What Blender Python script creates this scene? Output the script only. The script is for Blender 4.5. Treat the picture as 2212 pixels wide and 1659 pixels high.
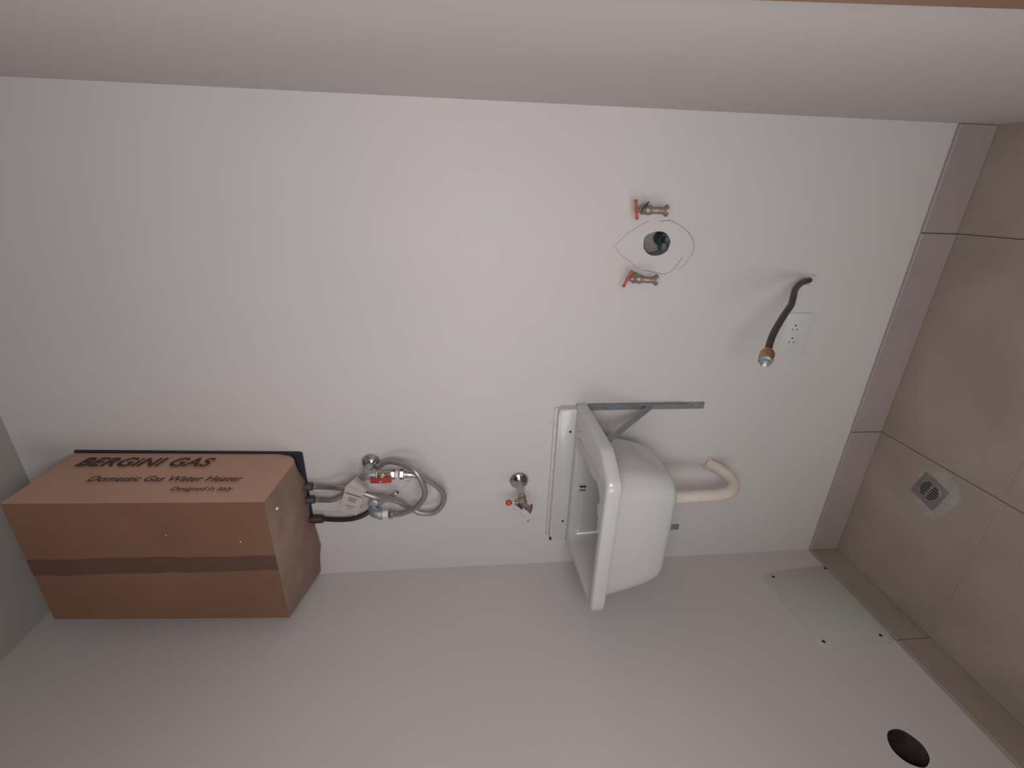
import bpy, bmesh, math, random
from mathutils import Vector, Matrix, noise
random.seed(7)
for o in list(bpy.data.objects): bpy.data.objects.remove(o)
sc = bpy.context.scene
COL = sc.collection

# ------------------------------------------------------------------ camera
RX = RW = 1.2247
RH = 2.30          # room width and height (metres)
BB = 0.093                     # baseboard height
YF = -1.45                     # where the niche opens, behind the camera
cam_d = bpy.data.cameras.new('camera'); cam = bpy.data.objects.new('camera', cam_d); COL.objects.link(cam)
right = Vector((0.0275, -0.0931, -0.9953)); down = Vector((-0.9230, -0.3847, 0.0105)); fwd = Vector((-0.3838, 0.9183, -0.0965))
fwd.normalize(); right = (right - fwd*right.dot(fwd)).normalized(); up = right.cross(fwd).normalized()
m = Matrix((right, up, -fwd)).transposed().to_4x4(); m.translation = Vector((1.0518, -1.0811, 1.1983))
cam.matrix_world = m
cam_d.sensor_fit = 'HORIZONTAL'; cam_d.sensor_width = 36.0; cam_d.lens = 990.86/2212*36.0
cam_d.clip_start = 0.02
sc.camera = cam

# ------------------------------------------------------------------ light
sc.view_settings.view_transform = 'Standard'; sc.view_settings.look = 'None'
sc.view_settings.gamma = 1.0; sc.view_settings.use_curve_mapping = False
sc.view_settings.exposure = 0.0
w = bpy.data.worlds.new('world'); sc.world = w; w.use_nodes = True
w.node_tree.nodes['Background'].inputs[0].default_value = (0.80, 0.88, 1.0, 1)
w.node_tree.nodes['Background'].inputs[1].default_value = 0.04
def area(name, loc, target, sx, sy, power, col):
    l = bpy.data.lights.new(name, 'AREA'); l.shape = 'RECTANGLE'; l.size = sx; l.size_y = sy
    l.energy = power; l.color = col
    o = bpy.data.objects.new(name, l); COL.objects.link(o); o.location = loc
    d = Vector(target) - Vector(loc); o.rotation_euler = d.to_track_quat('-Z', 'Y').to_euler(); return o
# daylight from the wide opening behind the camera, then an added fill lamp
area('daylight', (0.00, -2.30, 1.00), (0.60, 0.0, 1.0), 0.70, 1.00, 9.0, (0.985, 0.99, 1.0))
area('added_near_fill', (0.95, -1.25, 1.15), (0.80, 0.0, 1.10), 0.40, 0.60, 7.7, (0.985, 0.99, 1.0))  # added fill close behind the camera, brightens the middle of the back wall

# ------------------------------------------------------------------ materials
def mat(name, col, rough=0.6, metal=0.0, spec=0.5, var=0.0, vscale=6.0, bump=0.0, bscale=60.0, dark=None, coat=0.0):
    m = bpy.data.materials.new(name); m.use_nodes = True; nt = m.node_tree; N = nt.nodes; L = nt.links
    b = N['Principled BSDF']
    b.inputs['Base Color'].default_value = (*col, 1); b.inputs['Roughness'].default_value = rough
    b.inputs['Metallic'].default_value = metal; b.inputs['Specular IOR Level'].default_value = spec
    b.inputs['Coat Weight'].default_value = coat
    tc = N.new('ShaderNodeTexCoord')
    if var > 0:
        n = N.new('ShaderNodeTexNoise'); n.inputs['Scale'].default_value = vscale; n.inputs['Detail'].default_value = 6
        r = N.new('ShaderNodeValToRGB'); d = dark or tuple(c*(1-var) for c in col)
        r.color_ramp.elements[0].position = 0.32; r.color_ramp.elements[0].color = (*d, 1)
        r.color_ramp.elements[1].position = 0.68; r.color_ramp.elements[1].color = (*col, 1)
        L.new(tc.outputs['Object'], n.inputs['Vector']); L.new(n.outputs['Fac'], r.inputs['Fac']); L.new(r.outputs['Color'], b.inputs['Base Color'])
    if bump > 0:
        n2 = N.new('ShaderNodeTexNoise'); n2.inputs['Scale'].default_value = bscale; n2.inputs['Detail'].default_value = 5
        bp = N.new('ShaderNodeBump'); bp.inputs['Strength'].default_value = bump; bp.inputs['Distance'].default_value = 0.002
        L.new(tc.outputs['Object'], n2.inputs['Vector']); L.new(n2.outputs['Fac'], bp.inputs['Height']); L.new(bp.outputs['Normal'], b.inputs['Normal'])
    return m
def braid(name, c1, c2, rough=0.35, metal=0.9, su=10, sv=260):
    """woven sleeve: two crossed stripe sets along the hose UVs (v is metres along)"""
    m = mat(name, c1, rough, metal); nt = m.node_tree; N = nt.nodes; L = nt.links; b = N['Principled BSDF']
    uv = N.new('ShaderNodeUVMap'); sp = N.new('ShaderNodeSeparateXYZ'); L.new(uv.outputs[0], sp.inputs[0])
    hs = []
    for s in (1, -1):
        a = N.new('ShaderNodeMath'); a.operation = 'MULTIPLY'; a.inputs[1].default_value = su*2*math.pi*s; L.new(sp.outputs[0], a.inputs[0])
        c = N.new('ShaderNodeMath'); c.operation = 'MULTIPLY_ADD'; c.inputs[1].default_value = sv*2*math.pi/2; L.new(sp.outputs[1], c.inputs[0]); L.new(a.outputs[0], c.inputs[2])
        d = N.new('ShaderNodeMath'); d.operation = 'SINE'; L.new(c.outputs[0], d.inputs[0]); hs.append(d)
    mx = N.new('ShaderNodeMath'); mx.operation = 'MAXIMUM'; L.new(hs[0].outputs[0], mx.inputs[0]); L.new(hs[1].outputs[0], mx.inputs[1])
    r = N.new('ShaderNodeValToRGB'); r.color_ramp.elements[0].color = (*c2, 1); r.color_ramp.elements[1].color = (*c1, 1)
    r.color_ramp.elements[0].position = 0.1; r.color_ramp.elements[1].position = 0.7
    L.new(mx.outputs[0], r.inputs['Fac']); L.new(r.outputs['Color'], b.inputs['Base Color'])
    bp = N.new('ShaderNodeBump'); bp.inputs['Strength'].default_value = 0.35; bp.inputs['Distance'].default_value = 0.0004
    L.new(mx.outputs[0], bp.inputs['Height']); L.new(bp.outputs['Normal'], b.inputs['Normal'])
    return m
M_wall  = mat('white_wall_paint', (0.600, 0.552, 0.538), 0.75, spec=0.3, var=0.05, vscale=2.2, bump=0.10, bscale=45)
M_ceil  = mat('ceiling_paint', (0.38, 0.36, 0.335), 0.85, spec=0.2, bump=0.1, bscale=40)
M_tile  = mat('taupe_floor_tile', (0.36, 0.302, 0.248), 0.42, spec=0.5, var=0.20, vscale=5, bump=0.06, bscale=30)
M_base  = mat('taupe_baseboard_tile', (0.375, 0.31, 0.285), 0.45, spec=0.5, var=0.10, vscale=6)
M_grout = mat('grout', (0.19, 0.15, 0.115), 0.95, spec=0.1, var=0.2, vscale=40)
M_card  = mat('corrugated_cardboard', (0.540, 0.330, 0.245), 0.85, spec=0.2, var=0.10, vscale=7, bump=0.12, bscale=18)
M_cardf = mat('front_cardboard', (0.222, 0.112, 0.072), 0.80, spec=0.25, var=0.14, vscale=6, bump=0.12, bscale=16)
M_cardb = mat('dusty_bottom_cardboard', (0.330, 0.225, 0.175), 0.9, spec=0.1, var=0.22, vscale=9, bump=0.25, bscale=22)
M_tape  = mat('brown_packing_tape', (0.270, 0.140, 0.094), 0.5, spec=0.5, var=0.1, vscale=12, bump=0.1, bscale=30)
M_dust  = mat('white_dust_speck', (0.75, 0.72, 0.68), 0.9)
M_ink   = mat('black_print', (0.105, 0.060, 0.050), 0.85, spec=0.1, var=0.3, vscale=60)
M_plate = mat('dark_metal_plate', (0.035, 0.035, 0.05), 0.5, 0.3)
M_chrome= mat('chrome', (0.62, 0.60, 0.61), 0.07, 1.0)
M_galv  = mat('galvanised_steel', (0.46, 0.49, 0.50), 0.42, 0.75, var=0.18, vscale=70)
M_nut   = mat('polished_steel_nut', (0.62, 0.57, 0.53), 0.22, 0.95)
M_brass = mat('aged_brass', (0.34, 0.265, 0.21), 0.48, 0.55, var=0.25, vscale=80)
M_brassn= mat('polished_brass', (0.55, 0.30, 0.15), 0.18, 0.95)
M_gasc  = mat('dark_copper', (0.10, 0.05, 0.04), 0.5, 0.6)
M_dgalv = mat('dark_grey_metal', (0.16, 0.15, 0.155), 0.4, 0.7, var=0.3, vscale=90)
M_nickel= mat('nickel_brass', (0.50, 0.42, 0.32), 0.28, 0.9)
M_red   = mat('red_coated_handle', (0.45, 0.030, 0.040), 0.40, spec=0.5, var=0.15, vscale=60)
M_orange= mat('orange_red_handle', (0.50, 0.085, 0.045), 0.45, spec=0.5, var=0.25, vscale=80)
M_teflon= mat('white_thread_tape', (0.70, 0.71, 0.70), 0.7)
M_paper = mat('paper_label', (0.72, 0.66, 0.62), 0.8, spec=0.2, var=0.04, vscale=20)
M_print = mat('grey_small_print', (0.36, 0.33, 0.31), 0.9)
M_rprint= mat('red_print', (0.55, 0.12, 0.11), 0.8)
M_gasb  = mat('black_rubber', (0.022, 0.022, 0.022), 0.38, spec=0.6)
M_hose  = braid('braided_steel', (0.50, 0.455, 0.435), (0.27, 0.24, 0.23), 0.32, 0.75, 14, 420)
M_dhose = braid('dark_braided_hose', (0.085, 0.074, 0.068), (0.035, 0.030, 0.028), 0.36, 0.35, 12, 380)
M_white = mat('white_plastic', (0.60, 0.575, 0.585), 0.4)
M_slot  = mat('black_slot', (0.015, 0.012, 0.015), 0.7)
M_sink  = mat('white_glazed_sink', (0.53, 0.51, 0.50), 0.22, spec=0.5, coat=0.3)
M_sinks = mat('sealant', (0.60, 0.57, 0.54), 0.6, var=0.15, vscale=50)
M_film  = mat('protective_film', (0.56, 0.525, 0.51), 0.4)
M_brack = mat('grey_painted_steel', (0.255, 0.265, 0.28), 0.45, 0.2, var=0.25, vscale=40)
M_trap  = mat('cream_corrugated_pipe', (0.70, 0.62, 0.53), 0.5, var=0.10, vscale=25)
M_drain = mat('dull_grey_metal', (0.30, 0.285, 0.275), 0.45, 0.6, var=0.2, vscale=60)
M_wash  = mat('cement_smear', (0.39, 0.345, 0.30), 0.8, var=0.2, vscale=30)
M_cover = mat('grey_cover_plate', (0.50, 0.472, 0.43), 0.55, spec=0.35, bump=0.03, bscale=50)
M_pvc   = mat('dark_teal_pipe', (0.030, 0.060, 0.075), 0.5, var=0.4, vscale=50)
M_cav   = mat('rough_plaster_cavity', (0.34, 0.31, 0.28), 0.95, var=0.3, vscale=25, bump=0.4, bscale=70)
M_crumb = mat('grey_mortar_crumb', (0.12, 0.135, 0.135), 0.9, var=0.3, vscale=80)
M_brick = mat('dirty_brown_cavity', (0.085, 0.055, 0.042), 0.95, var=0.6, vscale=22, bump=0.6, bscale=60)
M_pencil= mat('pencil_line', (0.44, 0.30, 0.29), 0.9)
M_wood  = mat('brown_wood', (0.270, 0.150, 0.092), 0.5, var=0.22, vscale=5, bump=0.05)

# ------------------------------------------------------------------ mesh helpers
def obj(name, bm, m, parent=None, smooth=True, auto=40):
    me = bpy.data.meshes.new(name); bmesh.ops.recalc_face_normals(bm, faces=bm.faces[:])
    if smooth:
        for f in bm.faces: f.smooth = True
        for e in bm.edges:
            if len(e.link_faces) == 2 and e.calc_face_angle(0) > math.radians(auto): e.smooth = False
    bm.to_mesh(me); bm.free()
    for mm in (m if isinstance(m, (list, tuple)) else [m]): me.materials.append(mm)
    o = bpy.data.objects.new(name, me); COL.objects.link(o)
    if parent: o.parent = parent; o.matrix_parent_inverse = Matrix.Translation(-parent.location) if parent.type == 'EMPTY' else Matrix()
    return o
def tag(o, label=None, cat=None, group=None, kind=None):
    if label: o['label'] = label
    if cat: o['category'] = cat
    if group: o['group'] = group
    if kind: o['kind'] = kind
    return o
def thing(name, loc, label, cat, group=None):
    o = bpy.data.objects.new(name, None); COL.objects.link(o); o.location = loc; o.empty_display_size = 0.02
    return tag(o, label, cat, group)
def box(bm, lo, hi, bev=0.0, seg=2):
    r = bmesh.ops.create_cube(bm, size=1.0); vs = r['verts']
    for v in vs: v.co = Vector((lo[i] + (v.co[i]+0.5)*(hi[i]-lo[i]) for i in range(3)))
    if bev > 0:
        es = list({e for v in vs for e in v.link_edges})
        bmesh.ops.bevel(bm, geom=es, offset=bev, segments=seg, affect='EDGES', profile=0.5)
    return bm
def frame(d):
    d = Vector(d).normalized(); a = Vector((0, 0, 1)) if abs(d.z) < 0.9 else Vector((1, 0, 0))
    u = d.cross(a).normalized(); return d, u, d.cross(u).normalized()
def lathe(bm, p, d, prof, n=24, cap=True, phase=0.0):
    """revolve profile [(along, radius)] round axis d from p"""
    d, u, v = frame(d); p = Vector(p); rings = []
    for a, r in prof:
        c = p + d*a
        rings.append([bm.verts.new(c + (u*math.cos(t) + v*math.sin(t))*max(r, 1e-5)) for t in [2*math.pi*k/n+phase for k in range(n)]])
    for A, B in zip(rings, rings[1:]):
        for k in range(n): bm.faces.new((A[k], A[(k+1) % n], B[(k+1) % n], B[k]))
    if cap:
        bm.faces.new(rings[0][::-1]); bm.faces.new(rings[-1])
    return bm
def spline(pts, k=10):
    P = [Vector(p) for p in pts]; P = [P[0]*2-P[1]] + P + [P[-1]*2-P[-2]]; out = []
    for i in range(1, len(P)-2):
        a, b, c, d = P[i-1:i+3]
        for j in range(k):
            t = j/k; out.append(0.5*((2*b) + (c-a)*t + (2*a-5*b+4*c-d)*t*t + (3*b-a-3*c+d)*t**3))
    out.append(P[-2]); return out
def tube(bm, pts, r, n=16, cap=True, rf=None):
    uvl = bm.loops.layers.uv.verify()
    P = [Vector(p) for p in pts]; T = [(P[min(i+1, len(P)-1)]-P[max(i-1, 0)]).normalized() for i in range(len(P))]
    _, u, _ = frame(T[0]); rings = []; s = 0.0; S = []
    for i, (p, t) in enumerate(zip(P, T)):
        if i: s += (P[i]-P[i-1]).length
        S.append(s); u = (u - t*u.dot(t)).normalized(); v = t.cross(u); rr = rf(s) if rf else r
        rings.append([bm.verts.new(p + (u*math.cos(a)+v*math.sin(a))*rr) for a in [2*math.pi*k/n for k in range(n)]])
    for i in range(len(rings)-1):
        A, B = rings[i], rings[i+1]
        for k in range(n):
            f = bm.faces.new((A[k], A[(k+1) % n], B[(k+1) % n], B[k]))
            for lp, uvv in zip(f.loops, ((k/n, S[i]), ((k+1)/n, S[i]), ((k+1)/n, S[i+1]), (k/n, S[i+1]))): lp[uvl].uv = uvv
    if cap: bm.faces.new(rings[0][::-1]); bm.faces.new(rings[-1])
    return bm
def prism(bm, poly, ax, a0, a1, bev=0.0):
    """polygon of 2D points extruded along axis ax between a0 and a1"""
    def mk(p, a):
        c = list(p); c.insert(ax, a); return bm.verts.new(c)
    A = [mk(p, a0) for p in poly]; B = [mk(p, a1) for p in poly]; n = len(poly)
    fs = [bm.faces.new(A[::-1]), bm.faces.new(B)] + [bm.faces.new((A[k], A[(k+1) % n], B[(k+1) % n], B[k])) for k in range(n)]
    if bev > 0: bmesh.ops.bevel(bm, geom=list(fs[1].edges), offset=bev, segments=2, affect='EDGES', profile=0.5)
    return bm
def roundpoly(pts, rad, k=6):
    out = []; n = len(pts); P = [Vector(p) for p in pts]
    for i in range(n):
        r = rad[i] if isinstance(rad, (list, tuple)) else rad
        a, b, c = P[i-1], P[i], P[(i+1) % n]; u = (a-b).normalized(); v = (c-b).normalized()
        ang = u.angle(v); t = min(r/math.tan(ang/2), (a-b).length*0.49, (c-b).length*0.49)
        p0, p1 = b+u*t, b+v*t
        for j in range(k+1):
            s = j/k; out.append(tuple(p0*(1-s)**2 + b*2*s*(1-s) + p1*s*s))
    return out
def resample(poly, n, c):
    """n points of the polygon at evenly spaced angles round c"""
    out = []; c = Vector(c); P = [Vector(p)-c for p in poly]; m_ = len(P)
    for k in range(n):
        a = 2*math.pi*k/n; d = Vector((math.cos(a), math.sin(a))); best = None
        for i in range(m_):
            p, q = P[i], P[(i+1) % m_]; e = q-p; den = d.x*e.y-d.y*e.x
            if abs(den) < 1e-12: continue
            t = (p.x*e.y-p.y*e.x)/den; s = (p.x*d.y-p.y*d.x)/den
            if t > 0 and -1e-6 <= s <= 1+1e-6 and (best is None or t > best): best = t
        out.append(tuple(c + d*best))
    return out
def loft(bm, loops, close_first=False, close_last=False):
    rings = [[bm.verts.new(p) for p in L_] for L_ in loops]; n = len(rings[0])
    for A, B in zip(rings, rings[1:]):
        for k in range(n): bm.faces.new((A[k], A[(k+1) % n], B[(k+1) % n], B[k]))
    if close_first: bm.faces.new(rings[0][::-1])
    if close_last: bm.faces.new(rings[-1])
    return bm
def hexnut(bm, p, d, h, r, hole=None):
    lathe(bm, p, d, [(0, r*0.9), (h*0.12, r), (h*0.88, r), (h, r*0.9)], n=6); return bm

# ------------------------------------------------------------------ room shell
def wall_with_holes(name, ax, val, thick, rect, holes, m):
    """slab whose visible face lies at val on axis ax; holes = loops cut right into it"""
    bm = bmesh.new()
    (u0, v0), (u1, v1) = rect
    def P(p, a=val):
        c = list(p); c.insert(ax, a); return c
    def edges(loop, a):
        vs = [bm.verts.new(P(p, a)) for p in loop]; return vs, [bm.edges.new((vs[i], vs[(i+1) % len(vs)])) for i in range(len(vs))]
    outer = [(u0, v0), (u1, v0), (u1, v1), (u0, v1)]
    o1, e1 = edges(outer, val); hl = []; es = e1[:]
    for h in holes:
        hv, he = edges(h, val); hl.append(hv); es += he
    bmesh.ops.triangle_fill(bm, use_beauty=True, edges=es)
    o2 = [bm.verts.new(P(p, thick)) for p in outer]; bm.faces.new(o2)
    for i in range(4): bm.faces.new((o1[i], o1[(i+1) % 4], o2[(i+1) % 4], o2[i]))
    o = obj(name, bm, m, smooth=False); return tag(o, kind='structure')
def blob(cu, cv, ru, rv, n=28, j=0.06, seed=0, rot=0.0):
    out = []
    for k in range(n):
        a = 2*math.pi*k/n; r = 1 + j*(noise.noise(Vector((math.cos(a)*1.7+seed, math.sin(a)*1.7, seed*3.1))))*2
        x, y = ru*r*math.cos(a), rv*r*math.sin(a)
        out.append((cu + x*math.cos(rot)-y*math.sin(rot), cv + x*math.sin(rot)+y*math.cos(rot)))
    return out
hole_a = blob(0.953, 0.7545, 0.0275, 0.0335, j=0.05, seed=3)
hole_b = blob(-0.5675, 0.2855, 0.036, 0.036, j=0.04, seed=5)
wall_b = wall_with_holes('wall_back', 1, 0.0, 0.12, ((-0.1, -0.02), (RX+0.1, RH+0.02)), [hole_a], M_wall)
wall_l = wall_with_holes('wall_left', 0, 0.0, -0.12, ((YF, -0.02), (0.0, RH+0.02)), [hole_b], M_wall)
# cavities behind the two holes, children of their walls
def cavity(name, loop, ax, depth, m, parent, shrink=0.75, seed=1, shift=(0, 0)):
    bm = bmesh.new(); cu = sum(p[0] for p in loop)/len(loop); cv = sum(p[1] for p in loop)/len(loop); loops = []
    for s in range(7):
        t = s/6; k = 1-(1-shrink)*t**1.6 if s < 6 else 0.35; L_ = []
        for i, p in enumerate(loop):
            jit = 1+0.05*noise.noise(Vector((i*0.6, s*1.3, seed))) if s else 1.0
            c = [cu+(p[0]-cu)*k*jit+shift[0]*t, cv+(p[1]-cv)*k*jit+shift[1]*t]; c.insert(ax, depth*min(t*1.0, 1)); L_.append(c)
        loops.append(L_)
    loft(bm, loops, close_last=True); o = obj(name, bm, m, parent); return o
cavity('hole_lining', hole_a, 1, 0.05, M_cav, wall_b, 0.86, 2)
cavity('hole_lining', hole_b, 0, -0.09, M_brick, wall_l, 0.85, 4)
# ceiling, right wall, front wall with doorway, floor
def slab(name, lo, hi, m, parent=None, bev=0):
    bm = bmesh.new(); box(bm, lo, hi, bev); o = obj(name, bm, m, parent, smooth=False)
    if not parent: tag(o, kind='structure')
    return o
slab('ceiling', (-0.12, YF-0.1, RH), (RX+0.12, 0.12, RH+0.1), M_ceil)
slab('wall_right', (RW, YF, -0.02), (RW+0.12, 0.0, RH+0.02), M_wall)
floor = slab('floor', (-0.12, YF-0.1, -0.06), (RX+0.12, 0.12, -0.0035), M_grout)
G = 0.0011; GY = 0.0002
xs = [0.0, 0.4405, 0.990, RW]; ys = [0.0, -0.335, -0.885, -1.435, YF]
for i in range(3):
    for j in range(4):
        bm = bmesh.new(); box(bm, (xs[i]+(G if i else 0), ys[j+1]+(GY if j < 3 else 0), -0.006), (xs[i+1]-(G if i < 2 else 0), ys[j]-(GY if j else 0), 0.0))
        obj('floor_tile', bm, M_tile, floor, smooth=False)
bb = slab('baseboard_back', (0.0, -0.0045, 0.0), (RW, 0.0, BB-0.004), M_grout)
for a, b_ in ((0.0, 0.4405), (0.4405, 0.990), (0.990, RW)):
    bm = bmesh.new(); box(bm, (a+0.001, -0.009, 0.0005), (b_-0.001, -0.0005, BB), 0.0012, 1); obj('baseboard_tile', bm, M_base, bb, smooth=False)
bl = slab('baseboard_left', (0.0, YF, 0.0), (0.0045, -0.009, BB-0.004), M_grout)
for a, b_ in ((-0.335, -0.009), (-0.885, -0.335), (-1.435, -0.885), (YF, -1.435)):
    bm = bmesh.new(); box(bm, (0.0005, a+0.001, 0.0005), (0.009, b_-0.001, BB), 0.0012, 1); obj('baseboard_tile', bm, M_tile, bl, smooth=False)
# thin plaster bead where the wall paint overlaps the tiles
# brown wooden jamb at the near end of the right wall
bm = bmesh.new()
def jy(z): return -0.6053-(0.95-z)*0.095
prism(bm, [(jy(0.002), 0.002), (jy(2.08), 2.08), (jy(2.08)-0.11, 2.08), (jy(0.002)-0.11, 0.002)], 0, RW-0.012, RW-0.0005, 0.002)
tag(obj('trim_1', bm, M_wood, smooth=False), kind='structure')

# pencil marks on the back wall
def pen(pts, y=-0.0006, r=0.00075, m=M_pencil, name='pencil_line'):
    bm = bmesh.new(); P = spline([(p[0], y, p[1]) for p in pts], 4); tube(bm, P, r, 5); return obj(name, bm, m, wall_b)
up_ = [(0.9458, 0.8531), (0.9549, 0.8446), (0.9731, 0.8277), (0.9852, 0.8102), (0.9942, 0.7955), (1.0013, 0.7807), (1.001, 0.7551), (1.0038, 0.73), (0.9975, 0.7128), (0.9876, 0.6933), (0.979, 0.682), (0.9687, 0.6719), (0.9583, 0.665), (0.9462, 0.6621), (0.9339, 0.6628), (0.9199, 0.6695), (0.9041, 0.68), (0.8922, 0.6947)]
lo_ = [(0.9458, 0.8531), (0.9309, 0.8433), (0.9219, 0.8325), (0.91, 0.8115), (0.8978, 0.7951), (0.8908, 0.7793), (0.8894, 0.7642), (0.8843, 0.7435), (0.8823, 0.7232), (0.8879, 0.7107), (0.8991, 0.6992), (0.9133, 0.6917), (0.9211, 0.6864)]
for seg, r in ((up_[0:4], .0004), (up_[3:6], .0006), (up_[6:9], .0010), (up_[8:11], .0008), (up_[10:12], .0012), (up_[11:13], .0011), (up_[12:15], .0009), (up_[14:16], .0008), (up_[15:18], .0005),
               (lo_[0:3], .0006), (lo_[2:5], .0005), (lo_[4:6], .0004), (lo_[5:9], .0010), (lo_[8:11], .0006), (lo_[10:13], .0008)):
    pen(seg, r=r)
pen([(0.9458, 0.8531), (0.9400, 0.8590)], r=.0005)
pen([(0.1973, 1.0506), (0.1768, 1.0376)], r=.0007); pen([(0.2098, 1.0713), (0.2030, 1.0600)], r=.0005)
pen([(0.1650, 1.0262), (0.1595, 1.0245)], r=.0022, m=M_rprint, name='red_paint_mark'); pen([(0.1692, 1.0205), (0.1670, 1.0215)], r=.0014, m=M_rprint, name='red_paint_mark')
pen([(0.2909, 1.3845), (0.3000, 1.3700), (0.3098, 1.3596)], r=.0004); pen([(0.3133, 1.3719), (0.3150, 1.3640), (0.3186, 1.3560)], r=.0012)
pen([(0.4878, 0.9818), (0.4872, 0.9740)], r=.0005)

# ------------------------------------------------------------------ boxed water heater
H = thing('boxed_water_heater', (0.24, -0.1, 1.63), 'gas water heater still in its brown printed cardboard carton, high on the white wall', 'water heater')
# carton: top ring and bottom ring measured corners (front-left, front-right, back-right, back-left)
TL = Vector((0.094, -0.2, 2.174)); TR = Vector((0.425, -0.2, 2.171)); TB = Vector((0.430, -0.004, 2.165)); TC = Vector((0.085, -0.004, 2.165))
BL = Vector((0.056, -0.2, 1.648)); BR = Vector((0.407, -0.2, 1.649)); BKR = Vector((0.411, -0.004, 1.632)); BKL = Vector((0.012, -0.004, 1.634))
def face_grid(bm, a, b, c, d, nu, nv, amp, nrm, mi, seed, edge=None):
    """grid a-b (u) / d-c (v)"""
    V = []
    for j in range(nv+1):
        row = []
        for i in range(nu+1):
            u, v = i/nu, j/nv; p = (a*(1-u)+b*u)*(1-v) + (d*(1-u)+c*u)*v
            k = min(1, 6*min(u, 1-u))*min(1, 6*min(v, 1-v))
            p = p + Vector(nrm)*amp*k*noise.noise(p*7+Vector((seed, 0, 0)))
            if edge: p = edge(u, v, p)
            row.append(bm.verts.new(p))
        V.append(row)
    for j in range(nv):
        for i in range(nu):
            f = bm.faces.new((V[j][i], V[j][i+1], V[j+1][i+1], V[j+1][i])); f.material_index = mi
bm = bmesh.new()
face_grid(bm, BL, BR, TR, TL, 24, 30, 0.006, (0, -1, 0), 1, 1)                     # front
def lift(t): return 0.030*max(0.0, (t-0.78)/0.22)**1.8                                 # rounded, crushed lower back corner
def redge(u, v, p): return p + Vector((-0.004*max(0, (u-0.8)/0.2)*max(0, (0.10-v)/0.10), 0, lift(u)*max(0, (0.10-v)/0.10)))
face_grid(bm, BR, BKR, TB, TR, 18, 30, 0.003, (1, 0, 0), 0, 2, redge)               # right
face_grid(bm, BKL, BL, TL, TC, 18, 30, 0.003, (-1, 0, 0), 0, 3)
face_grid(bm, TL, TR, TB, TC, 24, 18, 0.003, (0, 0, 1), 0, 4)
def bedge(u, v, p):
    k = min(1, 7*(1-u))*min(1, 7*u)*min(1, 7*v)
    sag = -0.012*math.sin(math.pi*v)*math.sin(math.pi*u)
    back = -0.012*max(0, 1-abs(u-0.25)/0.28)*v**2
    fall = max(0, (u-0.80)/0.20)
    return p + Vector((-0.004*max(0, (v-0.8)/0.2)*fall, 0, sag+back+lift(v)*fall+k*0.004*noise.noise(p*24)))
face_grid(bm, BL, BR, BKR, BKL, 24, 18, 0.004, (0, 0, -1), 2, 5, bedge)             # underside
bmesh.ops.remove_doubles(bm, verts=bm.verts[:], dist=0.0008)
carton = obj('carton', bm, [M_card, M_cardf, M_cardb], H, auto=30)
bm = bmesh.new(); prism(bm, [(0.11, 1.628), (0.4130, 1.628), (0.4165, 1.636), (0.4362, 2.166), (0.11, 2.166)], 1, -0.0005, -0.006); obj('mounting_plate', bm, M_plate, H, smooth=False)
bm = bmesh.new()                                                                      # tape over the front seam
n = 40; V = []
def front_y(x, z):                                                                    # same swelling as the front panel
    v = (z-1.6485)/(2.173-1.6485); u = (x-(0.056+0.038*v))/(0.351-0.020*v); k = min(1, 6*min(u, 1-u))*min(1, max(0, 6*min(v, 1-v)))
    return -0.2-0.006*k*noise.noise(Vector((x, -0.2, z))*7+Vector((1, 0, 0)))
for k in range(n+1):
    z = 1.649+(2.1725-1.649)*k/n; w0 = 0.255+0.020*k/n+0.003*noise.noise(Vector((k*0.2, 0, 0))); w1 = 0.211+0.018*k/n+0.004*noise.noise(Vector((k*0.25, 5, 0)))
    V.append([bm.verts.new((w1+(w0-w1)*t, front_y(w1+(w0-w1)*t, z)-0.0011, z)) for t in (1.0, 0.5, 0.0)])
for A, B in zip(V, V[1:]):
    for i in range(2): bm.faces.new((A[i], A[i+1], B[i+1], B[i]))
r = bmesh.ops.solidify(bm, geom=bm.faces[:], thickness=0.0005)
obj('packing_tape', bm, M_tape, H)
for (x, z, s) in ((0.303, 1.716, 0.0020), (0.330, 1.868, 0.0014)):
    bm = bmesh.new(); lathe(bm, (x, -0.2035 if x < 0.35 else -0.203, z), (0, -1, 0), [(0, s), (0.0008, s*0.6)], 9); obj('dust_speck', bm, M_dust, H)
bm = bmesh.new(); lathe(bm, (0.372, -0.178, 1.6335), (0, 0, -1), [(-0.002, 0.0040), (0.0015, 0.0028)], 10); obj('dust_speck', bm, M_dust, H)
def lettering(text, y0, z0, length, height, shear, offs, name='lettering', size=1.0, space=1.0):
    cu = bpy.data.curves.new('t', 'FONT'); cu.body = text; cu.shear = shear; cu.offset = offs; cu.space_character = space; cu.extrude = 0.0
    t = bpy.data.objects.new('t', cu); COL.objects.link(t); bpy.context.view_layer.update()
    me = bpy.data.meshes.new_from_object(t.evaluated_get(bpy.context.evaluated_depsgraph_get())); bpy.data.objects.remove(t)
    xs_ = [v.co.x for v in me.vertices]; ys_ = [v.co.y for v in me.vertices]; x0, x1 = min(xs_), max(xs_); b0 = 0.0; b1 = max(ys_)
    for v in me.vertices:
        a = (v.co.x-x0)/(x1-x0)*length; h = (v.co.y-b0)/(b1-b0)*height
        y = y0+h; z = z0-a; fv = (z-1.645)/(2.17-1.645); fx = 0.409+0.018*fv + (y+0.2)/0.2*0.004
        v.co = (fx+0.0022, y, z)
    me.materials.clear(); me.materials.append(M_ink); me.name = name
    o = bpy.data.objects.new(name, me); COL.objects.link(o); o.parent = H; o.matrix_parent_inverse = Matrix.Translation(-H.location); return o
lettering('BERGiNI GAS', -0.066, 2.124, 0.300, 0.036, 0.28, 0.022, space=1.05)
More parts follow.
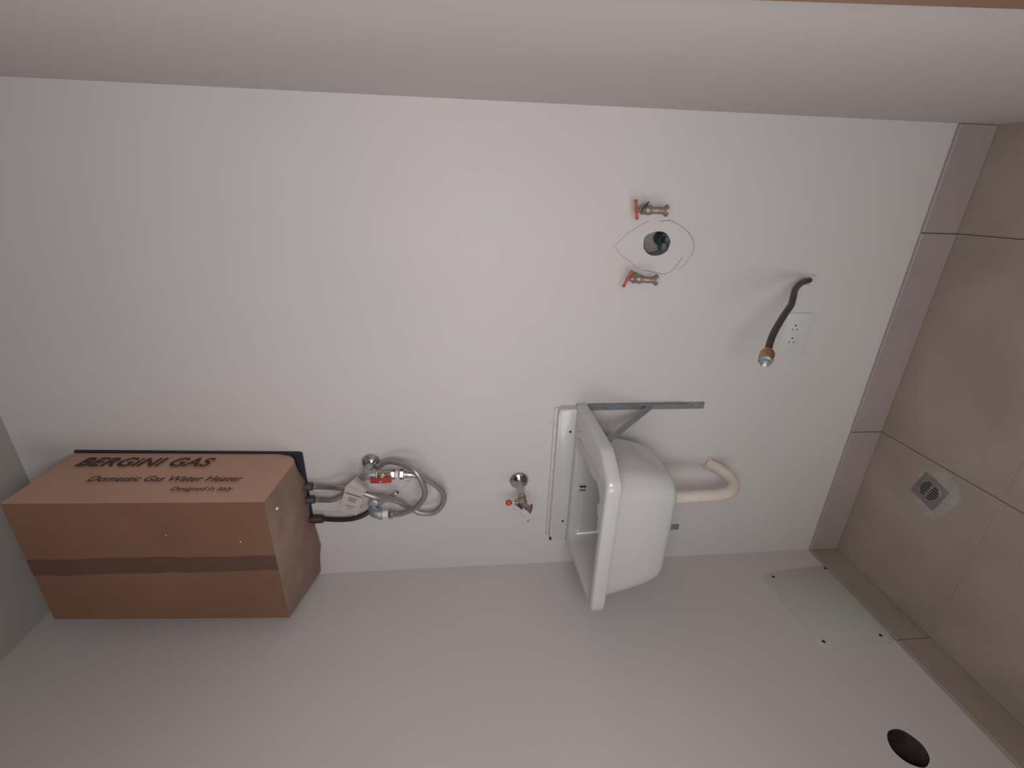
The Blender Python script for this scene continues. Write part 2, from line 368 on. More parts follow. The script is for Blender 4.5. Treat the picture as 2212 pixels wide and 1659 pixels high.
lettering('Domestic Gas Water Heater', -0.127, 2.056, 0.330, 0.020, 0.25, 0.012)
lettering('Designed in Italy', -0.1625, 1.862, 0.132, 0.0135, 0.25, 0.010)
# connectors under the heater
for (x, y) in ((0.321, -0.022), (0.2795, -0.022)):
    bm = bmesh.new(); lathe(bm, (x, y, 1.640), (0, 0, -1), [(0, .0085), (.012, .0085), (.013, .0105), (.031, .0105), (.032, .008)], 12); obj('inlet_connector', bm, M_dgalv, H)
bm = bmesh.new(); lathe(bm, (0.215, -0.022, 1.640), (0, 0, -1), [(0, .009), (.016, .009), (.017, .0120), (.045, .0110), (.046, .008)], 12); tag(obj('gas_connector', bm, M_gasc, H), 'coppery gas connector')

# ------------------------------------------------------------------ braided hoses
def hose(name, pts, r, m, label, cat, nuts=(), n=14, k=10, group=None):
    root = thing(name, pts[0], label, cat, group)
    bm = bmesh.new(); P = spline(pts, k); tube(bm, P, r, n); obj('hose', bm, m, root)
    for end in nuts:
        if end == 0: p, q = P[0], P[3]
        else: p, q = P[-1], P[-4]
        d = (q-p).normalized(); bm = bmesh.new()
        lathe(bm, p-d*0.002, d, [(0, r*1.35), (0.011, r*1.35), (0.012, r*1.2), (0.024, r*1.14), (0.025, r*0.9)], 16)
        hexnut(bm, p-d*0.010, d, 0.011, r*1.9); obj('hose_nut', bm, M_nut, root)
    return root
h1 = [(0.378, -0.062, 1.3640), (0.376, -0.062, 1.345), (0.3680, -0.060, 1.3250), (0.3419, -0.053, 1.2922), (0.3053, -0.045, 1.2671), (0.2693, -0.042, 1.2681), (0.2404, -0.042, 1.2907), (0.2352, -0.038, 1.3282), (0.2500, -0.034, 1.3573), (0.2872, -0.046, 1.3964), (0.3148, -0.067, 1.4409), (0.3332, -0.064, 1.487), (0.3380, -0.056, 1.5264), (0.3260, -0.034, 1.5600), (0.3215, -0.024, 1.590), (0.321, -0.022, 1.605)]
hose('braided_water_hose', h1, 0.0075, M_hose, 'grey braided steel hose hanging in the lower, outer loop from the red handled valve', 'hose', (0,))
h2 = [(0.2455, -0.050, 1.4030), (0.2470, -0.053, 1.385), (0.2540, -0.057, 1.3700), (0.2771, -0.066, 1.3366), (0.3219, -0.076, 1.3119), (0.3699, -0.080, 1.3184), (0.3951, -0.074, 1.3354), (0.4023, -0.050, 1.3709), (0.3960, -0.030, 1.408), (0.377, -0.022, 1.433), (0.3560, -0.020, 1.4560), (0.3400, -0.022, 1.4800), (0.3190, -0.026, 1.5053), (0.2990, -0.032, 1.5320), (0.2850, -0.032, 1.5600), (0.2800, -0.024, 1.590), (0.2795, -0.022, 1.604)]
hose('braided_water_hose', h2, 0.0075, M_hose, 'grey braided steel hose bent in the upper, inner loop to the lower elbow', 'hose', (0,))
h3 = [(0.2500, -0.030, 1.4580), (0.2345, -0.036, 1.4822), (0.2260, -0.038, 1.5080), (0.2200, -0.034, 1.5350), (0.2165, -0.028, 1.5620), (0.2150, -0.022, 1.590)]
hose('gas_hose', h3, 0.0070, M_gasb, 'short black rubber gas hose rising into the carton underside', 'hose')

# ------------------------------------------------------------------ shut-off valve with red butterfly handle
def escutcheon(parent, x, z, r=0.0265, h=0.014):
    bm = bmesh.new(); lathe(bm, (x, -0.0003, z), (0, -1, 0), [(0, r), (0.0015, r), (0.004, r*0.965), (0.008, r*0.83), (h-0.002, r*0.62), (h, r*0.45), (h+0.001, r*0.40)], 40)
    o = obj('escutcheon', bm, M_chrome, parent, auto=60); return o
V1 = thing('shutoff_valve', (0.378, 0, 1.457), 'galvanised elbow and ball valve with a red butterfly handle on a chrome wall rose', 'valve')
escutcheon(V1, 0.378, 1.457, 0.0265, 0.017)
bm = bmesh.new(); lathe(bm, (0.378, -0.001, 1.457), (0, -1, 0), [(0, .0095), (0.030, .0095), (.031, .0135), (.042, .0135)], 18)
tube(bm, spline([(0.378, -0.036, 1.457), (0.378, -0.052, 1.457), (0.379, -0.062, 1.451), (0.379, -0.063, 1.438)], 6), 0.0122, 18)
lathe(bm, (0.379, -0.063, 1.442), (0, 0, -1), [(0, .0125), (0.001, .0150), (.009, .0150), (.010, .0120)], 18); obj('pipe_elbow', bm, M_galv, V1)
bm = bmesh.new(); lathe(bm, (0.379, -0.063, 1.434), (0, 0, -1), [(0, .0095), (.007, .0095)], 16); obj('thread_tape', bm, M_teflon, V1)
bm = bmesh.new(); lathe(bm, (0.379, -0.063, 1.385), (0, 0, -1), [(0, .0098), (.009, .0098)], 16); obj('thread_tape', bm, M_teflon, V1)
bm = bmesh.new(); lathe(bm, (0.379, -0.063, 1.4285), (0, 0, -1), [(0, .0118), (.002, .0128), (.012, .0128), (.013, .0108), (.017, .0100), (.022, .0120), (.028, .0120), (.030, .0100)], 24)
hexnut(bm, (0.379, -0.063, 1.4040), (0, 0, -1), .019, .0130); obj('valve_body', bm, M_nickel, V1)
bm = bmesh.new(); lathe(bm, (0.379, -0.063, 1.418), (0, -1, 0), [(0, .006), (.020, .006), (.021, .0035), (.026, .0035)], 12); obj('valve_stem', bm, M_nut, V1)
# butterfly handle: thin folded wing plate
bm = bmesh.new(); zc = 1.418; n = 20
outl = []
for k in range(n+1):
    t = -1+2*k/n; outl.append((t*0.0255, -0.0018-0.0062*abs(t)**1.5))
rows = []
for k in range(n+1):
    t = -1+2*k/n; z = zc+t*0.026; y = -0.083-0.000*abs(t)+0.008*abs(t)**1.3-0.008; hw = 0.0050+0.0048*abs(t)**1.2-0.003*max(0, abs(t)-0.9)*10*0.3
    off = -0.002
    rows.append([bm.verts.new((0.379+off-hw, y, z)), bm.verts.new((0.379+off+hw, y, z)), bm.verts.new((0.379+off+hw, y+0.003, z)), bm.verts.new((0.379+off-hw, y+0.003, z))])
for A, B in zip(rows, rows[1:]):
    for k in range(4): bm.faces.new((A[k], A[(k+1) % 4], B[(k+1) % 4], B[k]))
bm.faces.new(rows[0]); bm.faces.new(rows[-1][::-1])
lathe(bm, (0.377, -0.074, zc), (0, -1, 0), [(0, .0062), (.012, .0068), (.016, .006)], 20)
VH = obj('valve_handle', bm, M_red, V1, auto=60)
bm = bmesh.new(); lathe(bm, (0.377, -0.089, zc), (0, -1, 0), [(0, .0042), (.0035, .0042), (.0045, .003)], 6); obj('handle_nut', bm, M_nut, VH)

# lower elbow feeding the second hose
V2 = thing('pipe_elbow', (0.248, 0, 1.447), 'plain galvanised elbow coming from the wall below and left of the red handled valve', 'pipe fitting')
bm = bmesh.new(); lathe(bm, (0.2480, 0.0, 1.456), (0, -1, 0), [(0, .0100), (0.014, .0100), (.015, .0150), (.026, .0150)], 18)
tube(bm, spline([(0.248, -0.020, 1.456), (0.248, -0.036, 1.456), (0.248, -0.047, 1.450), (0.2470, -0.050, 1.434)], 6), 0.0130, 18)
lathe(bm, (0.247, -0.050, 1.440), (0, 0, -1), [(0, .013), (0.001, .0158), (.010, .0158), (.011, .0125)], 18); obj('elbow', bm, M_galv, V2)
bm = bmesh.new(); lathe(bm, (0.2465, -0.050, 1.431), (0, 0, -1), [(0, .0100), (.019, .0100)], 16); obj('thread_tape', bm, M_teflon, V2)

# small grey gas cock lying on the wall between the hoses
V3 = thing('gas_cock', (0.270, 0, 1.44), 'small dark grey gas cock with a slanting lever between the hose loops', 'valve')
bm = bmesh.new(); lathe(bm, (0.266, 0.0, 1.4540), (0, -1, 0), [(0, .0105), (0.018, .0105), (.019, .0145), (.034, .0145), (.036, .010)], 16); lathe(bm, (0.250, -0.026, 1.462), (0.9, 0, -0.25), [(0, .0095), (.030, .0095)], 14); obj('cock_body', bm, M_galv, V3)
bm = bmesh.new(); d = Vector((0.50, 0.0, -0.86)).normalized()
tube(bm, [Vector((0.268, -0.028, 1.440))+d*(0.052*k/6) for k in range(7)], 0.007, 12, rf=lambda s: 0.0082-0.045*s); obj('lever', bm, M_galv, V3)
bm = bmesh.new(); lathe(bm, Vector((0.268, -0.028, 1.440))+d*0.0515, d, [(0, .0050), (.004, .0050), (.005, .003)], 10); tag(obj('lever_tip', bm, M_teflon, V3), 'whitish lever tip')
bm = bmesh.new(); lathe(bm, Vector((0.268, -0.028, 1.440))+d*0.0560, d, [(0, .0028), (.005, .0028)], 8); tag(obj('lever_pin', bm, M_gasb, V3), 'black pin at the lever end')

# paper tag folded round the hoses
T = thing('paper_tag', (0.33, -0.088, 1.49), 'small white paper tag with a red line wrapped round the braided hoses', 'tag')
a, b_, c_, d_ = Vector((0.3637, -0.086, 1.5049)), Vector((0.3452, -0.088, 1.4601)), Vector((0.279, -0.094, 1.4839)), Vector((0.2939, -0.094, 1.5248))
def sheet(name, A, B, C_, D_, off, th, m, bend=0.003, nu=8, nv=8):
    bm = bmesh.new(); V = []
    for j in range(nv+1):
        row = []
        for i in range(nu+1):
            u, v = i/nu, j/nv; p = (A*(1-u)+B*u)*(1-v)+(D_*(1-u)+C_*u)*v
            row.append(bm.verts.new(p+Vector((0, off-bend*math.sin(v*3.1)*0.8, 0))))
        V.append(row)
    for j in range(nv):
        for i in range(nu): bm.faces.new((V[j][i], V[j][i+1], V[j+1][i+1], V[j+1][i]))
    bmesh.ops.solidify(bm, geom=bm.faces[:], thickness=th); return obj(name, bm, m, T)
def tagpt(u, v, off=0.0):
    p = (a*(1-u)+b_*u)*(1-v)+(d_*(1-u)+c_*u)*v; return p+Vector((0, -0.003*math.sin(v*3.1)*0.8+off, 0))
sheet('tag_sheet', a, b_, c_, d_, 0, 0.0004, M_paper)
def patch(name, u0, v0, u1, v1, m, dv=0.0):
    bm = bmesh.new(); n = 5; R0 = []; R1 = []
    for k in range(n+1):
        u = u0+(u1-u0)*k/n; R0.append(bm.verts.new(tagpt(u, v0+dv*u, -0.0010))); R1.append(bm.verts.new(tagpt(u, v1+dv*u, -0.0010)))
    for k in range(n): bm.faces.new((R0[k], R0[k+1], R1[k+1], R1[k]))
    bmesh.ops.solidify(bm, geom=bm.faces[:], thickness=0.0002); return obj(name, bm, m, T)
tag(patch('red_line', 0.05, 0.20, 0.95, 0.245, M_rprint), 'red line across the tag')
for v0 in (0.34, 0.40, 0.46): patch('print_line', 0.30, v0, 0.72, v0+0.032, M_print)
patch('print_line', 0.25, 0.66, 0.70, 0.70, M_print); patch('print_line', 0.35, 0.76, 0.6, 0.785, M_print)
bm = bmesh.new()          # wrap loop going over the hoses
P0 = [(0.3637, -0.086, 1.5049), (0.3700, -0.086, 1.4970), (0.378, -0.080, 1.486), (0.376, -0.062, 1.482)]
P1 = [(0.3452, -0.088, 1.4601), (0.3475, -0.090, 1.4570), (0.349, -0.086, 1.4540), (0.352, -0.066, 1.4560)]
A = [bm.verts.new(p) for p in spline(P0, 4)]; B = [bm.verts.new(p) for p in spline(P1, 4)]
for k in range(len(A)-1): bm.faces.new((A[k], A[k+1], B[k+1], B[k]))
bmesh.ops.solidify(bm, geom=bm.faces[:], thickness=0.0004); obj('tag_wrap', bm, M_paper, T)

# ------------------------------------------------------------------ brass taps
def tap(name, x, z, proj, yaw, label, short=False, rose=False, barang=0.0, bar=True, scale=1.0, plate=0, spout_out=0.010, group=None):
    """nose tap: inlet from the wall, upright body, flared spout down, handle on top"""
    t = thing(name, (x, 0, z), label, 'tap', group); s = scale
    M_ = lambda dx, dy, dz: Vector((x, -proj, z)) + Matrix.Rotation(yaw, 3, 'Z') @ Vector((dx*s, -dy*s, dz*s))
    D_ = lambda v: Matrix.Rotation(yaw, 3, 'Z') @ Vector((v[0], -v[1], v[2]))
    if rose:
        escutcheon(t, x, z, 0.0275, 0.013)
        bm = bmesh.new(); lathe(bm, (x, -0.001, z), (0, -1, 0), [(0, .0095), (proj-0.018, .0095)], 18); tag(obj('pipe_nipple', bm, M_galv, t), 'dull white galvanised pipe')
    bm = bmesh.new()
    lathe(bm, (x, -(proj-0.026) if rose else 0.0, z), (0, -1, 0), [(0, .0085*s), (0.002, .0105*s), (0.009*s, .0105*s), (0.010*s, .0085*s), (max(proj-(proj-0.026 if rose else 0)-0.002, 0.012), .0080*s)], 16)
    lathe(bm, M_(0, 0, -0.010), (0, 0, 1), [(0, .006*s), (.003*s, .0095*s), (.010*s, .0115*s), (.016*s, .0105*s), (.020*s, .0085*s), (.022*s, .0100*s), (.028*s, .0100*s), (.029*s, .0070*s), (.033*s, .0060*s)], 18)
    if short:
        tube(bm, spline([M_(0, 0.0, 0.001), M_(0, 0.010, -0.001), M_(0, 0.019, -0.006), M_(0, 0.0255, -0.0105)], 6), 0.0076, 16)
        lathe(bm, M_(0, 0.024, -0.0095), D_((0, 0.45, -0.9)), [(0, .0074), (.003, .0082), (.007, .0118), (.0095, .0130), (.0100, .0110), (.008, .006)], 20)
    P = spline([M_(0, 0.0, 0.001), M_(0, 0.3*spout_out+0.004, -0.008), M_(0, spout_out, -0.017), M_(0, spout_out+0.001, -0.030)], 6)
    if not short:
      tube(bm, P, 0.0078*s, 16)
      lathe(bm, M_(0, spout_out+0.001, -0.026), (0, 0, -1), [(0, .0078*s), (.004*s, .0082*s), (.008*s, .0125*s), (.0125*s, .0135*s), (.0130*s, .0115*s), (.0100*s, .0070*s)], 20)
    obj('tap_body', bm, M_brass, t)
    bm = bmesh.new(); lathe(bm, M_(0, 0, 0.022), (0, 0, 1), [(0, .0028), (.011*s, .0028)], 10); tag(obj('stem', bm, M_nickel, t), 'shiny brass stem')
    bm = bmesh.new(); c = M_(0, 0, 0.030)
    if bar:
        ca, sa = math.cos(barang), math.sin(barang); u = D_((ca, 0, 0)); u = Vector((u.x, u.y, sa*1.0)).normalized()
        L_ = 0.0185*s
        tube(bm, [c-u*L_+u*(2*L_*k/14) for k in range(15)], 0.003, 10, rf=lambda q: 0.0027*s+0.0014*s*(abs(q-L_)/L_)**3+0.0018*s*math.exp(-((q-L_)/(0.006*s))**2))
        for sg in (-1, 1): bmesh.ops.create_uvsphere(bm, u_segments=10, v_segments=6, radius=0.0042*s, matrix=Matrix.Translation(c+u*sg*L_))
        lathe(bm, c-Vector((0, 0, 0.004*s)), (0, 0, 1), [(0, .0045*s), (.006*s, .0045*s)], 12)
    else:
        lathe(bm, c+Vector((0, 0, -0.002)), (0, 0, 1), [(0, .003), (.002, .005), (.007, .0078), (.012, .0082), (.016, .0060), (.018, .002)], 18)
    obj('handle', bm, M_orange, t)
    if plate:
        bm = bmesh.new(); p0 = M_(0, 0.004, 0.018)
        prism(bm, roundpoly([(-0.004, -0.005), (0.004, -0.005), (0.004, 0.026), (-0.004, 0.026)], 0.003), 2, -0.0008, 0.0008)
        o = obj('lock_plate', bm, M_plate if plate == 2 else M_pvc, t, smooth=False)
        if plate == 2: Rm = Matrix.Rotation(math.radians(0), 4, 'Z') @ Matrix.Rotation(math.radians(-150), 4, 'X')
        else: Rm = Matrix.Rotation(math.radians(-65), 4, 'Z') @ Matrix.Rotation(math.radians(-40), 4, 'X')
        for v in o.data.vertices: v.co = p0 + (Rm @ (v.co*(1.0 if plate == 2 else 1.0)) if plate == 2 else Rm @ Vector((v.co.x*1.5, v.co.y*0.85, v.co.z*2.2)))
        tag(o, 'dark metal lock plate')
    return t
tap('brass_tap', 1.026, 0.798, 0.038, 0.0, 'small brass tap with orange T handle, between the wall hole and the right wall', barang=0.20, plate=1, scale=0.95)
tap('brass_tap', 0.877, 0.800, 0.042, 0.0, 'small brass tap with red T handle left of the wall hole and its pencil outline', barang=-0.42, scale=0.95)
tap('garden_tap', 0.306, 1.057, 0.100, 0.0, 'brass tap on a chrome wall rose above the sink, with a round orange knob', rose=True, bar=False, scale=1.0, plate=2, spout_out=0.022, short=True)

# ------------------------------------------------------------------ teal pipe in the wall hole
PV = thing('drain_pipe', (0.950, 0.03, 0.735), 'dark teal plastic pipe end inside the round hole in the back wall', 'pipe')
bm = bmesh.new(); lathe(bm, (0.962, 0.037, 0.7325), (-0.05, -1, -0.10), [(0, .0165), (.030, .0165), (.030, .0140), (.004, .0140)], 22); obj('pipe_socket', bm, M_pvc, PV)
bm = bmesh.new(); box(bm, (0.936, 0.003, 0.7265), (0.954, 0.030, 0.7385), 0.004); obj('mortar_crumb', bm, M_crumb, PV)
bm = bmesh.new(); box(bm, (0.957, 0.002, 0.7240), (0.968, 0.028, 0.7320), 0.003); obj('mortar_crumb', bm, M_crumb, PV)

# ------------------------------------------------------------------ outlet
O = thing('electrical_outlet', (0.733, 0, 0.342), 'white double socket outlet plate low on the back wall behind the black hose', 'outlet')
PX0, PX1, PZ0, PZ1 = 0.677, 0.789, 0.3075, 0.381
bm = bmesh.new(); prism(bm, roundpoly([(PX0, PZ0), (PX1, PZ0), (PX1, PZ1), (PX0, PZ1)], 0.004, 3), 1, -0.0002, -0.0035, 0.0015); obj('plate', bm, M_white, O, auto=30)
bm = bmesh.new(); prism(bm, roundpoly([(0.699, 0.3355), (0.768, 0.3355), (0.768, 0.3690), (0.699, 0.3690)], 0.002, 3), 1, -0.003, -0.0045, 0.0008); ins = obj('socket_insert', bm, M_white, O, auto=30)
for (x, z) in ((0.757, 0.3540), (0.723, 0.3540)):
    bm = bmesh.new(); lathe(bm, (x, -0.0044, z), (0, -1, 0), [(0, .0022), (.0005, .0022)], 12); obj('ground_hole', bm, M_slot, ins)
    for dz in (0.0055, -0.0062):
        bm = bmesh.new(); box(bm, (x-0.0135, -0.0049, z+dz-0.0008), (x-0.0085, -0.0043, z+dz+0.0008)); obj('slot', bm, M_slot, ins, smooth=False)

# ------------------------------------------------------------------ black gas hose with brass nut
hp = [(0.8730, -0.004, 0.350), (0.8740, -0.018, 0.3640), (0.8701, -0.034, 0.3935), (0.8602, -0.060, 0.4236), (0.8488, -0.085, 0.4426), (0.8348, -0.110, 0.4618), (0.8215, -0.135, 0.4888), (0.808, -0.160, 0.5151), (0.7925, -0.190, 0.5448), (0.7782, -0.210, 0.5625), (0.7678, -0.225, 0.5736), (0.7620, -0.234, 0.5800)]
GH = thing('capped_gas_hose', (0.873, 0, 0.35), 'dark braided hose sticking out over the outlet, ending in a brass nut', 'hose')
bm = bmesh.new(); tube(bm, spline(hp, 8), 0.0073, 16); obj('hose', bm, M_dhose, GH)
bm = bmesh.new(); lathe(bm, (0.873, -0.0002, 0.346), (0, -1, 0), [(0, .0150), (.002, .0148), (.005, .0115), (.010, .0105), (.011, .0085)], 22); tag(obj('wall_collar', bm, M_white, GH), 'white plaster collar at the wall')
e = Vector(hp[-1]); d = (Vector(hp[-1])-Vector(hp[-3])).normalized()
bm = bmesh.new(); lathe(bm, e-d*0.004, d, [(0, .0078), (.002, .0125), (.006, .0142), (.014, .0145), (.017, .0125), (.0185, .0125), (.020, .0138), (.024, .0138)], 22); obj('brass_nut', bm, M_brassn, GH)
bm = bmesh.new(); hexnut(bm, e+d*0.0195, d, 0.008, 0.0142); lathe(bm, e+d*0.027, d, [(0, .0105), (.006, .0095), (.006, .0055), (.001, .0050)], 18); obj('end_plug', bm, M_galv, GH)
bm = bmesh.new(); lathe(bm, e+d*0.028, d, [(0, .0045), (.010, .0042), (.012, .002)], 12); tag(obj('plug_tip', bm, M_teflon, GH), 'white tip of the plug')

# ------------------------------------------------------------------ sink
S = thing('utility_sink', (0.33, -0.16, 0.73), 'white wall-hung utility sink with a low splashback in the corner', 'sink')
NS = 120; CC = (0.32, -0.17)
def loop(pts, rad, z, zf=None):
    q = resample(roundpoly(pts, rad, 8), NS, CC); return [(x, y, z if zf is None else zf(x, y)) for x, y in q]
def off(pts, d):
    c = Vector((0.32, -0.165)); return [tuple(Vector(p)-(Vector(p)-c).normalized()*d) for p in pts]
OUT = [(0.105, -0.002), (0.545, -0.002), (0.549, -0.245), (0.506, -0.318), (0.140, -0.314)]
OR_ = [0.004, 0.004, 0.030, 0.006, 0.016]
INN = [(0.145, -0.052), (0.470, -0.052), (0.484, -0.268), (0.462, -0.290), (0.160, -0.286)]
IR = [0.03, 0.03, 0.020, 0.020, 0.020]
BWO = [(0.140, -0.045), (0.490, -0.045), (0.494, -0.255), (0.462, -0.292), (0.150, -0.290)]
BOR = [0.04, 0.04, 0.035, 0.030, 0.040]
BWB = [(0.172, -0.075), (0.462, -0.075), (0.468, -0.240), (0.445, -0.272), (0.180, -0.268)]
loops = [loop(off(BWB, 0.035), 0.05, 0.7285), loop(off(BWB, 0.012), 0.05, 0.7305), loop(off(BWB, 0.002), 0.045, 0.7355), loop(off(BWB, -0.004), 0.045, 0.746),
         loop([tuple(Vector(p)*0.6+Vector(q)*0.4) for p, q in zip(BWB, BWO)], 0.04, 0.775), loop([tuple(Vector(p)*0.25+Vector(q)*0.75) for p, q in zip(BWB, BWO)], 0.04, 0.83), loop(BWO, BOR, 0.876), loop(off(BWO, -0.004), BOR, 0.883),
         loop(off(OUT, 0.010), OR_, 0.8835), loop(off(OUT, 0.002), OR_, 0.8845), loop(OUT, OR_, 0.887), loop(off(OUT, 0.001), OR_, 0.908), loop(off(OUT, 0.003), OR_, 0.9125), loop(off(OUT, 0.008), OR_, 0.915),
         loop(off(INN, -0.010), IR, 0.915), loop(off(INN, -0.004), IR, 0.9135), loop(INN, IR, 0.909), loop(off(INN, 0.006), IR, 0.88), loop(off(INN, 0.022), 0.04, 0.78), loop(off(INN, 0.034), 0.05, 0.757), loop(off(INN, 0.055), 0.05, 0.748), loop(off(INN, 0.10), 0.03, 0.744)]
bm = bmesh.new(); loft(bm, loops, close_first=True, close_last=True); obj('basin', bm, M_sink, S, auto=50)
bm = bmesh.new()        # splashback
sp_ = roundpoly([(0.110, 0.905), (0.536, 0.905), (0.536, 0.9620), (0.116, 0.9620)], [0.002, 0.002, 0.014, 0.006], 6)
prism(bm, sp_, 1, -0.0005, -0.024, 0.005); obj('splashback', bm, M_sink, S, auto=50)
bm = bmesh.new(); box(bm, (0.112, -0.006, 0.960), (0.532, -0.0003, 0.9705), 0.002); 
for v in bm.verts: v.co.z += 0.003*noise.noise(Vector((v.co.x*9, 0, 0)))
obj('sealant_bead', bm, M_sinks, S)
for x in (0.4706, 0.1767):
    bm = bmesh.new(); lathe(bm, (x, -0.0238, 0.9275), (0, -1, 0), [(0, .0034), (.0008, .0034)], 12); tag(obj('fixing_hole', bm, M_slot, S), 'black fixing hole in the splashback')
for (x0, zz) in ((0.3185, 0.889), (0.3065, 0.889)):
    bm = bmesh.new(); prism(bm, roundpoly([(x0-0.0022, zz-0.010), (x0+0.0022, zz-0.010), (x0+0.0022, zz+0.008), (x0-0.0022, zz+0.008)], 0.002, 4), 1, -0.0575, -0.0590); tag(obj('overflow_slot', bm, M_drain if x0 < 0.31 else M_slot, S, smooth=False), 'dark overflow slot')
bm = bmesh.new(); lathe(bm, (0.32, -0.15, 0.7445), (0, 0, 1), [(0, .030), (.002, .030), (.003, .026), (.001, .012)], 24); obj('drain_strainer', bm, M_chrome, S)
bm = bmesh.new(); lathe(bm, (0.33, -0.135, 0.735), (0, 0, -1), [(0, .026), (.012, .026), (.013, .022), (.030, .020)], 20); obj('drain_outlet', bm, M_white, S)
bm = bmesh.new(); box(bm, (0.110, -0.018, 0.9575), (0.119, -0.0245, 0.9615), 0.001); tag(obj('chipped_corner', bm, M_slot, S), 'dark chipped corner of the splashback')
# ragged strip of film left on the inner right edge of the rim
bm = bmesh.new()
rag = [(0.4520, -0.060), (0.4440, -0.066), (0.4520, -0.088), (0.4470, -0.122), (0.4620, -0.134), (0.4560, -0.168), (0.4660, -0.180), (0.4550, -0.190), (0.4600, -0.232), (0.4660, -0.246), (0.4580, -0.266), (0.4450, -0.279), (0.4280, -0.281), (0.4260, -0.268), (0.4080, -0.272), (0.395, -0.2855), (0.36, -0.2855)]
outr = [(0.36, -0.292), (0.420, -0.294), (0.462, -0.297), (0.490, -0.272), (0.486, -0.20), (0.480, -0.12), (0.474, -0.058)]
prism(bm, rag+outr, 2, 0.9147, 0.91515); tag(obj('film_remnant', bm, M_film, S, smooth=False), 'ragged strip of protective film on the rim')

# wall brackets under the sink
def bracket(x, label, bare=False):
    B_ = thing('sink_bracket', (x, 0, 0.56), label, 'bracket', 'steel brackets under the sink')
    bm = bmesh.new(); box(bm, (x-0.010, -0.003, 0.556), (x+0.010, -0.0004, 0.880), 0.0008, 1); box(bm, (x+0.0075, -0.020, 0.620), (x+0.0100, -0.0004, 0.880), 0.0006, 1)
    obj('wall_rail', bm, M_brack, B_, smooth=False)
    bm = bmesh.new(); box(bm, (x-0.018, -0.205, 0.878), (x+0.001, -0.0004, 0.8825), 0.0006, 1); obj('support_arm', bm, M_brack, B_, smooth=False)
    bm = bmesh.new(); a = Vector((x, -0.004, 0.706)); b = Vector((x-0.004, -0.178, 0.879)); u = (b-a).normalized(); nrm = Vector((0, u.z, -u.y)); V = []
    for p in (a, b):
        for sx, sn in ((-.0095, -.0015), (.0095, -.0015), (.0095, .0015), (-.0095, .0015)): V.append(bm.verts.new(p+Vector((sx, 0, 0))+nrm*sn))
    for k in range(4): bm.faces.new((V[k], V[(k+1) % 4], V[4+(k+1) % 4], V[4+k]))
    bm.faces.new(V[3::-1]); bm.faces.new(V[4:]); obj('diagonal_strut', bm, M_brack, B_, smooth=False)
    for z in (0.835, 0.60):
        bm = bmesh.new(); lathe(bm, (x, -0.002, z), (0, -1, 0), [(0, .005), (.003, .005), (.004, .003)], 6); obj('bolt', bm, M_drain, B_)
    return B_
bracket(0.532, 'grey steel triangular bracket standing clear at the right side of the sink')
bracket(0.118, 'grey steel bracket mostly hidden behind the left end of the sink, only its foot showing')

# ------------------------------------------------------------------ cream drain pipe
TP = thing('waste_pipe', (0.33, -0.13, 0.72), 'cream flexible waste pipe curving from the sink bottom back to the wall', 'pipe')
pts = [(.330, -.135, .712), (.330, -.134, .680), (.330, -.132, .600), (.328, -.128, .545), (.328, -.116, .503), (.332, -.092, .478), (.338, -.062, .474), (.343, -.034, .487), (.346, -.004, .507)]
bm = bmesh.new(); tube(bm, spline(pts, 14), 0.0165, 22, rf=lambda s: 0.0162+0.0005*math.sin(s*900)); obj('pipe', bm, M_trap, TP, auto=70)
bm = bmesh.new(); lathe(bm, (0.346, -0.0003, 0.508), (0, -1, 0), [(0, .0215), (.003, .020), (.006, .0175)], 20)
for v in bm.verts: v.co += Vector((1, 0, 1))*0.002*noise.noise(v.co*90)
tag(obj('plaster_collar', bm, M_sinks, TP), 'rough plaster collar at the wall')

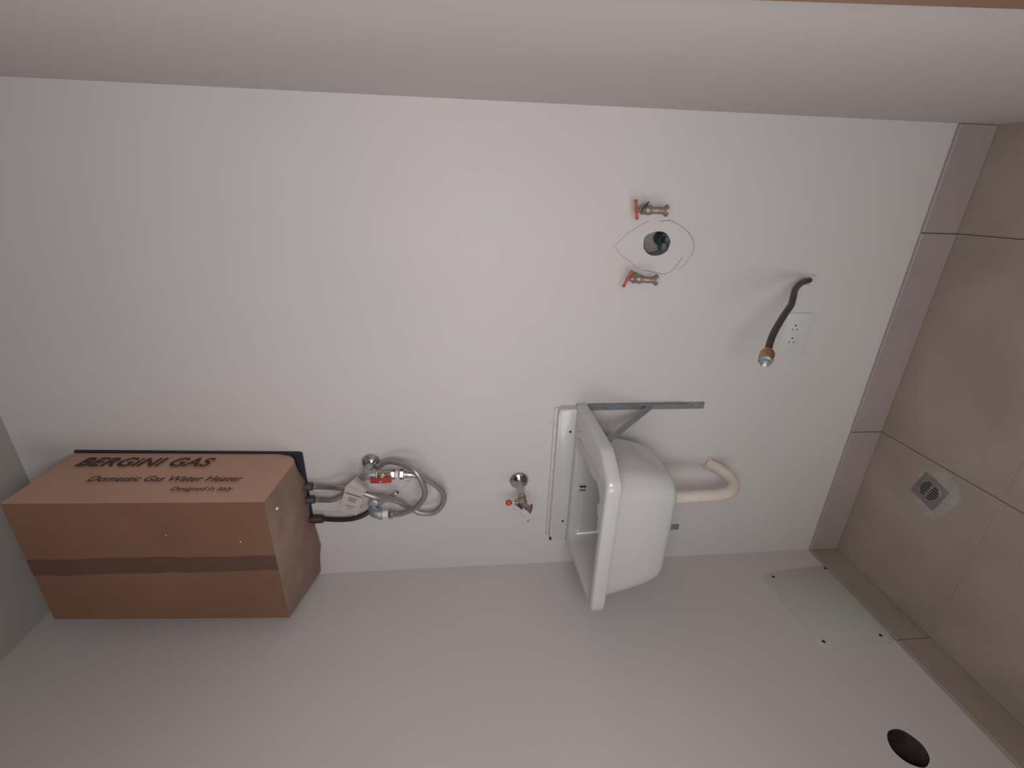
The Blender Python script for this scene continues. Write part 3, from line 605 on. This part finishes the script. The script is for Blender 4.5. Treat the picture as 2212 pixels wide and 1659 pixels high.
# ------------------------------------------------------------------ floor drain
FD = thing('floor_drain', (0.364, -0.190, 0.0), 'square grey slotted drain grate set in the floor tiles', 'drain')
FA = math.radians(-14)
def fd(p, z=None):
    x, y = p[0]*math.cos(FA)-p[1]*math.sin(FA), p[0]*math.sin(FA)+p[1]*math.cos(FA); return (0.364+x, -0.190+y)
bm = bmesh.new(); prism(bm, [fd(q) for q in roundpoly([(-.036, -.036), (.036, -.036), (.036, .036), (-.036, .036)], .004, 3)], 2, -0.0005, 0.0016, 0.0006); obj('drain_frame', bm, M_drain, FD, smooth=False)
bm = bmesh.new(); lathe(bm, (0.364, -0.190, 0.0012), (0, 0, 1), [(0, .030), (.0012, .029), (.0016, .0275), (.0012, .026)], 30); GR = obj('grate_ring', bm, M_drain, FD)
for k in range(6):
    t = -0.0175+k*0.007; hw = math.sqrt(max(0.0235**2-t*t, 0))
    for sgn in (-1, 1):
        lo_x, hi_x = (0.0035, hw) if sgn > 0 else (-hw, -0.0035)
        bm = bmesh.new(); prism(bm, [fd(q) for q in ((t-0.0017, lo_x), (t+0.0017, lo_x), (t+0.0017, hi_x), (t-0.0017, hi_x))], 2, 0.0012, 0.0030); obj('grate_slot', bm, M_slot, GR, smooth=False)
bm = bmesh.new(); prism(bm, blob(0.372, -0.207, 0.068, 0.052, 30, 0.12, 9), 2, 0.0, 0.0003); o = obj('cement_smear', bm, M_wash, floor, smooth=False)

# ------------------------------------------------------------------ cover plate on the left wall
CV = thing('cover_plate', (0, -0.21, 0.2), 'pale grey rounded rectangular cover plate screwed low on the left wall above the baseboard', 'cover plate')
bm = bmesh.new(); prism(bm, roundpoly([(-0.335, BB+0.001), (-0.342, 0.305), (-0.098, 0.318), (-0.072, BB+0.002)], [0.022, 0.030, 0.030, 0.012], 7), 0, 0.0003, 0.0055, 0.002); obj('plate', bm, M_cover, CV, auto=30)
for (y, z) in ((-0.107, 0.286), (-0.086, 0.1005), (-0.324, 0.290), (-0.318, 0.124)):
    bm = bmesh.new(); lathe(bm, (0.0052, y, z), (1, 0, 0), [(0, .0046), (.0010, .0040)], 12); tag(obj('screw', bm, M_slot, CV), 'dark screw head')
